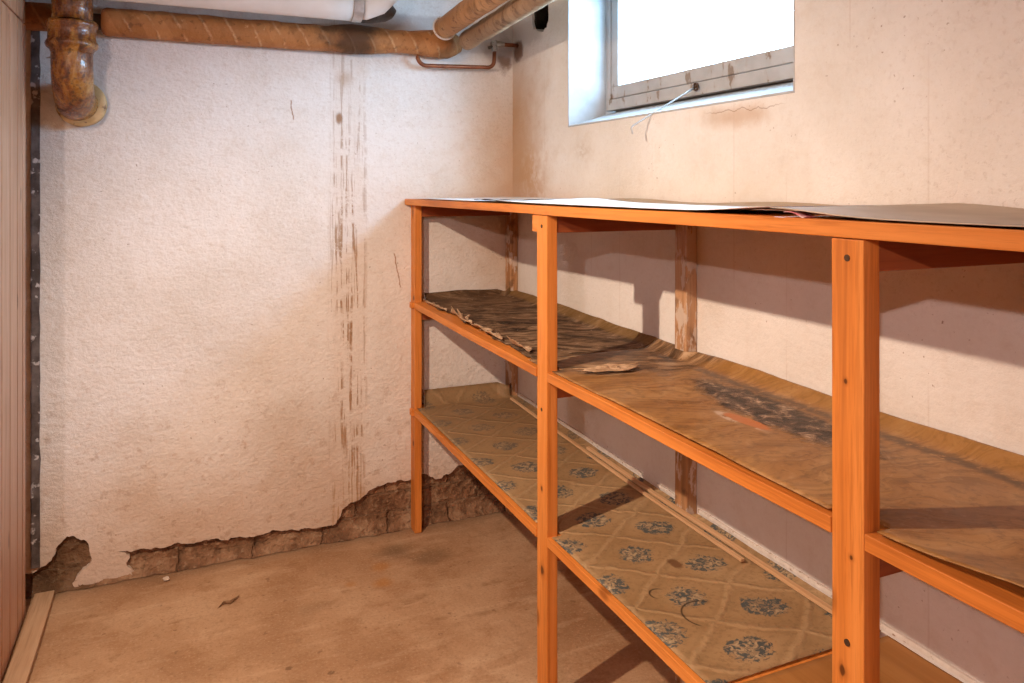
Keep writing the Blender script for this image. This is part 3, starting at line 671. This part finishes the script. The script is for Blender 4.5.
def flake(cx, cy, z, rx, ry, label):
    bm = bmesh.new()
    def fn(u, v):
        a = u; r = v*(0.70+0.45*mn.noise(Vector((math.cos(a)*1.6, math.sin(a)*1.6, 3)))+0.16*mn.noise(Vector((math.cos(a)*5, math.sin(a)*5, 5))))
        return Vector((cx+rx*r*math.cos(a), cy+ry*r*math.sin(a), z+0.002*v*v+0.005*mn.noise(Vector((a*2, v*3, 1)))))
    sheet(bm, rng(0, 2*math.pi, 90), rng(0.02, 1, 8), fn)
    o = link('paper_flake', bm, M_SCRAP, origin=(cx, cy, z), smooth=True, solid=0.001); return tag(o, label, 'paper scrap')
flake(1.03, 1.735, 0.9262, 0.125, 0.045, 'pale peeling paper flake on the middle shelf just past the middle post')

# laths on the bottom shelf along the wall
def lath(y0, y1, xa, xb, w, h, z, label, seed):
    bm = bmesh.new()
    nbox(bm, 0, w, y0, y1, 0, h, 20, 1, lambda c: Vector((c.x+xa+(xb-xa)*(c.y-y0)/(y1-y0)+mn.noise(Vector((c.y*2, seed, 0)))*0.003, c.y,
                                                     c.z+z+0.018*max(0, c.y-1.86)+abs(mn.noise(Vector((c.y*1.5, seed, 3))))*0.003)))
    return tag(link('wooden_lath', bm, M_LATH, origin=(xa, (y0+y1)/2, z), bevel=0.001), label, 'lath')
lath(1.475, 2.93, 1.243, 1.262, 0.011, 0.007, 0.4935, 'shorter thin wooden lath on the bottom shelf, in front of the longer one', 1)
lath(1.16, 2.30, 1.266, 1.274, 0.013, 0.009, 0.4945, 'longer thin wooden lath on the bottom shelf, close to the window wall', 2)
# flaking painted ledge at the foot of the visible wall strip
bm = bmesh.new()
for (a, b) in ((-0.25, 0.74), (0.815, 1.745), (1.82, 1.95), (2.02, 2.97)):
    nbox(bm, 1.3205, 1.328, a, b, 0.496, 0.5045, 30, 1, lambda c: Vector((c.x-(0.004*abs(mn.noise(Vector((c.y*14, 0, 0)))) if c.x < 1.32 else 0), c.y,
         c.z+0.018*max(0, c.y-1.86)+mn.noise(Vector((c.y*11, 2, c.z*40)))*0.003)))
struct(link('trim_4', bm, M_PAINTLIP))

# papers on the top shelf
def top_sheet(name, label, mat, x0, x1, y0, y1, fn, ny=80):
    bm = bmesh.new()
    sheet(bm, rng(x0, x1, 24), rng(y0, y1, ny), lambda x, y: Vector((x, y, 1.3535+max(0, fn(x, y)))))
    o = link(name, bm, mat, origin=(x0, y0, 1.353), smooth=True, solid=0.001); o.modifiers['thickness'].offset = 1
    return tag(o, label, 'paper')
g_ = lambda t, c, w: math.exp(-((t-c)/w)**2)
top_sheet('paper_sheet', 'small white paper sheet on the top shelf in the corner', M_PAPER, 0.868, 1.27, 2.33, 3.02, lambda x, y: 0.001+0.004*g_(x, 1.3, 0.1))
top_sheet('dark_foil_strip', 'dark crumpled strip on the top shelf between two white papers', M_FOIL, 0.874, 1.20, 2.125, 2.325,
          lambda x, y: 0.0035+0.003*mn.noise(Vector((x*20, y*20, 1)))+0.004*g_(x, 0.88, 0.02)*g_(y, 2.2, 0.2))
top_sheet('paper_sheet', 'long white paper sheet along the middle of the top shelf', M_PAPER, 0.872, 1.13, 0.985, 2.12,
          lambda x, y: 0.003+0.011*g_(y, 0.96, 0.13)+0.010*g_(x, 1.14, 0.12)*g_(y, 2.0, 0.16)+0.002*g_(x, 0.87, 0.1)*g_(y, 2.1, 0.15))
top_sheet('paper_sheet', 'wavy paper strip on the top shelf against the window wall, tan as the white sheet in shade', M_PAPERT, 1.15, 1.315, 1.0, 2.45,
          lambda x, y: 0.001+0.009*g_(x, 1.31, 0.10)*(0.55+0.45*math.sin(y*10))+0.008*g_(y, 1.0, 0.15))
top_sheet('paper_sheet', 'greyish paper sheet on the top shelf at the near end', M_PAPERG, 0.872, 1.31, -0.24, 0.965,
          lambda x, y: 0.0012+0.0115*g_(y, 0.97, 0.13)+0.0035*g_(x, 1.31, 0.2)*(0.6+0.4*math.sin(y*9)))
bm = bmesh.new(); sheet(bm, rng(0.877, 0.905, 6), rng(0.895, 0.940, 8), lambda x, y: Vector((x, y, 1.3528+0.009*abs(math.sin((y-0.9)*50)))))
o = link('printed_tag', bm, M_TAGR, origin=(0.9, 0.93, 1.3525), smooth=True, solid=0.001); tag(o, 'crumpled red and white tag under the lifted paper on the top shelf', 'tag')

# ------------------------------------------------------------------ pipes
# cast iron drain
DX, DY = -0.324, 2.872
dr = thing('drain_pipe', 'rusty brown cast iron drain pipe bending into the back wall', 'pipe', (DX, DY, 1.68))
bm = bmesh.new(); tube(bm, line((DX, DY, 2.248), (DX, DY, 1.935), 6), 0.060, 32, True, 0.0012); link('pipe_run', bm, M_DRAIN, dr, smooth=True)
bm = bmesh.new()
prof = [(1.940, 0.060), (1.942, 0.071), (1.936, 0.0755), (1.926, 0.0755), (1.918, 0.070), (1.88, 0.070), (1.872, 0.076), (1.864, 0.078), (1.856, 0.075), (1.848, 0.066), (1.835, 0.060)]
tube(bm, [(DX, DY, z) for z, r in prof], [r for z, r in prof], 36, True, 0.0008); link('socket_collar', bm, M_DRAIN, dr, smooth=True)
bm = bmesh.new(); RB = 0.12
tube(bm, [(DX, DY, 1.85), (DX, DY, 1.83)] + arc((DX, DY+RB, 1.687+RB), (0, -1, 0), (0, 0, -1), RB, 0.0, math.pi/2, 12) + [(DX+0.01, YB-0.03, 1.687), (DX+0.012, YB+0.03, 1.687)],
     [0.061]*14+[0.061, 0.061, 0.061], 32, True, 0.0012); link('elbow', bm, M_DRAIN, dr, smooth=True)
bm = bmesh.new(); tube(bm, [(DX+0.012, YB-0.055, 1.687), (DX+0.012, YB-0.052, 1.687), (DX+0.012, YB-0.046, 1.687), (DX+0.012, YB-0.004, 1.687)], [0.063, 0.075, 0.079, 0.077], 36, True, 0.001)
r_ = link('wall_socket', bm, M_RING, dr, smooth=True); r_['label'] = 'cream coloured socket ring at the wall'
# lagged heating pipe along the back wall
LZ, LY = 1.973, 2.996
lp = thing('wrapped_pipe', 'long orange brown wrapped pipe running level along the top of the back wall', 'pipe', (0.3, LY, LZ))
bm = bmesh.new(); tube(bm, line((-1.2, LY, LZ-0.004), (0.9, LY, LZ), 12), 0.028, 20); link('pipe_core', bm, M_CORE, lp, smooth=True)
bm = bmesh.new(); tube(bm, [(-1.1, LY, LZ)]+line((-0.5, LY, LZ), (-0.392, LY, LZ), 4)+[(-0.388, LY, LZ)], [0.046]+[0.047]*5+[0.03], 24, True, 0.001); link('sleeve', bm, M_WRAP, lp, smooth=True)
bm = bmesh.new(); pts = [(-0.249, LY, LZ), (-0.245, LY, LZ), (-0.232, LY, LZ)]+line((-0.2, LY, LZ), (0.52, LY, LZ), 30)+line((0.55, LY, LZ+0.003), (1.01, LY-0.012, LZ+0.012), 14)+[(1.04, LY-0.015, LZ+0.012), (1.065, LY-0.018, LZ+0.010)]
rad = [0.034, 0.043, 0.049]+[0.050]*31+[0.051+0.006*math.sin(i*0.6) for i in range(15)]+[0.045, 0.025]
tube(bm, pts, rad, 28, True, 0.004); link('sleeve', bm, M_WRAP, lp, smooth=True)
# two lagged pipes running towards the viewer under the ceiling
def run(name, label, a, slope, ylen, r, mat, wob):
    a = Vector(a); o = thing(name, label, 'pipe', a)
    b = a + Vector((0, -1, slope))*ylen
    bm = bmesh.new(); tube(bm, [a+Vector((0, 0.02, 0))]+line(a, b, 60), [r*0.6]+[r]*61, 26, True, wob); link('sleeve', bm, mat, o, smooth=True)
    return o
pa = run('lagged_pipe', 'upper frayed brown wrapped pipe sloping along the window wall, left of its twin', (0.953, 2.872, 2.024), 0.031, 2.6, 0.042, M_WRAPA, 0.003)
bm = bmesh.new(); tube(bm, arc((0.953, 2.862, 2.024), (1, 0, 0), (0, 0.1, 1), 0.0445, 0, 2*math.pi, 32), 0.004, 8, False); link('tie_band', bm, M_PAINTLIP, pa, smooth=True)
pb = run('lagged_pipe', 'lower dusty brown wrapped pipe along the window wall, right of its twin', (1.040, 2.845, 1.978), 0.039, 2.6, 0.037, M_WRAPB, 0.003)
# white pipe with a clamp and an elbow
WP = (2.755, 2.052)
wp = thing('white_pipe', 'thick white pipe under the ceiling in front of the brown wrapped pipe', 'pipe', (0.2, WP[0], WP[1]))
bm = bmesh.new(); tube(bm, line((-0.8, WP[0], WP[1]), (0.60, WP[0], WP[1]), 10), 0.054, 32); link('pipe_run', bm, M_PVC, wp, smooth=True)
bm = bmesh.new(); tube(bm, [(0.565, WP[0], WP[1]), (0.566, WP[0], WP[1]), (0.60, WP[0], WP[1]), (0.601, WP[0], WP[1])], [0.054, 0.057, 0.057, 0.05], 32); 
c_ = link('clamp', bm, M_STEEL, wp); c_['label'] = 'shiny metal clamp'
bm = bmesh.new(); tube(bm, [(0.60, WP[0], WP[1]), (0.615, WP[0], WP[1]), (0.66, WP[0], WP[1]+0.02), (0.70, WP[0], WP[1]+0.06), (0.71, WP[0], ZC-0.002)], 0.046, 24); link('elbow', bm, M_PVC, wp, smooth=True)
bm = bmesh.new()
for k in range(1):
    tube(bm, [(0.60, 2.86, 2.035), (0.66, 2.86, 2.05), (0.72, 2.87, 2.075), (0.75, 2.875, 2.06)], [0.02, 0.036, 0.042, 0.02], 14, True, 0.006)
tag(link('rag_lump', bm, M_FOIL, origin=(0.68, 2.86, 2.03), smooth=True), 'dark lump of old sealing stuffed above the brown wrapped pipe', 'sealing')
# thin copper pipe
cp = thing('copper_pipe', 'thin bent copper pipe with a small valve below the wrapped pipes by the corner', 'pipe', (1.07, 2.99, 1.9))
bm = bmesh.new(); cy = 2.995
tube(bm, [(0.882, cy, 1.921), (0.882, cy, 1.935)][:1]+arc((0.920, cy, 1.932), (-1, 0, 0), (0, 0, -1), 0.038, 0, math.pi/2, 8)+line((0.95, cy, 1.895), (1.175, cy, 1.903), 6)
     + arc((1.187, cy, 1.933), (0, 0, -1), (1, 0, 0), 0.03, 0.1, math.pi/2, 6)+[(1.219, cy, 1.975)], 0.0085, 12); link('bent_tube', bm, M_COPPER, cp, smooth=True)
bm = bmesh.new(); tube(bm, [(1.222, cy, 2.003), (1.26, cy, 2.005), (1.335, cy+0.0, 2.005)], 0.009, 12); link('tail_tube', bm, M_COPPER, cp, smooth=True)
bm = bmesh.new(); tube(bm, [(1.219, cy, 1.972), (1.219, cy, 1.976), (1.219, cy, 2.0), (1.219, cy, 2.018), (1.219, cy, 2.02)], [0.010, 0.0135, 0.0135, 0.0145, 0.008], 8)
tube(bm, [(1.205, cy, 2.004), (1.24, cy, 2.005), (1.262, cy, 2.005)], [0.012, 0.0145, 0.0125], 8)
vv = link('valve', bm, M_BRASS, cp); vv['label'] = 'dull grey valve body'
bm = bmesh.new(); tube(bm, [(1.19, cy-0.004, 1.985), (1.203, cy-0.004, 1.99), (1.21, cy, 1.995)], [0.007, 0.006, 0.005], 8); link('valve_tap', bm, M_CORE, vv)

# ------------------------------------------------------------------ plank partition, sill batten, tarred strip
pt = thing('plank_partition', 'partition of upright pale pine boards standing at the left edge', 'partition', (-0.48, 2.5, 0.0))
bm = bmesh.new(); y = 2.20; k = 0
edges_y = [2.20, 2.315, 2.43, 2.545, 2.66, 2.775, 2.86, 2.915]
for a, b in zip(edges_y[:-1], edges_y[1:]):
    nbox(bm, -0.482, -0.460, a+0.006, b-0.006, 0.012, 1.925, 8, 2, lambda c: Vector((c.x+mn.noise(Vector((c.z, a*3, 0)))*0.0015, c.y, c.z)))
link('board_panel', bm, M_PLANK, pt, bevel=0.003)
bm = bmesh.new()
for a, b in zip(edges_y[:-1], edges_y[1:]): nbox(bm, -0.484, -0.461, a+0.006, b-0.006, 1.932, 2.248, 2, 2)
link('upper_board_panel', bm, M_PLANK, pt, bevel=0.003)
bm = bmesh.new(); box(bm, -0.545, -0.484, 2.84, 2.90, 0.001, 2.248); box(bm, -0.545, -0.484, 2.21, 2.27, 0.001, 2.248); link('upright', bm, M_BATTEN, pt, bevel=0.003)
for z in (0.3, 1.1, 1.86):
    bm = bmesh.new(); box(bm, -0.525, -0.484, 2.272, 2.838, z, z+0.07); link('rail', bm, M_BATTEN, pt, bevel=0.003)
bm = bmesh.new()
nbox(bm, -0.452, -0.392, 1.2, 3.02, 0.0005, 0.024, 16, 1, lambda c: Vector((c.x+mn.noise(Vector((c.y*2, 0, 1)))*0.002, c.y, c.z)))
tag(link('floor_batten', bm, M_BATTEN, origin=(-0.42, 2.1, 0.0), bevel=0.003), 'worn wooden batten lying on the floor along the plank partition', 'batten')
bm = bmesh.new(); nbox(bm, -0.466, -0.440, YB-0.010, YB-0.0005, 0.10, 1.94, 40, 2, lambda c: Vector((c.x+mn.noise(Vector((c.z*18, c.x*30, 1)))*0.004, c.y+mn.noise(Vector((c.z*20, 0, 1)))*0.001, c.z)))
struct(link('trim_5', bm, M_TAR))

# ------------------------------------------------------------------ crumbs on the floor
def crumb(x, y, r, mat, name, label, group=None):
    bm = bmesh.new(); bmesh.ops.create_icosphere(bm, subdivisions=2, radius=r)
    for v in bm.verts:
        v.co *= 1+0.5*mn.noise(v.co*(2.2/r)+Vector((x*9, y*9, 0))); v.co.z = v.co.z*0.55+r*0.5
        v.co += Vector((x, y, 0.001))
    z = min(v.co.z for v in bm.verts)
    for v in bm.verts: v.co.z -= z-0.0005
    return tag(link(name, bm, mat, origin=(x, y, 0)), label, 'debris', group)
bm = bmesh.new(); tube(bm, [(0.115, 2.715, 0.004), (0.135, 2.74, 0.007), (0.155, 2.735, 0.005), (0.185, 2.76, 0.008)], [0.002, 0.005, 0.006, 0.002], 8, True, 0.003)
tag(link('bark_shred', bm, M_DIRT, origin=(0.145, 2.73, 0)), 'dark twisted shred of bark lying on the floor', 'debris')
crumb(-0.045, 2.985, 0.012, M_PLASTERBIT, 'plaster_crumb', 'pale plaster crumb on the floor against the broken wall base')
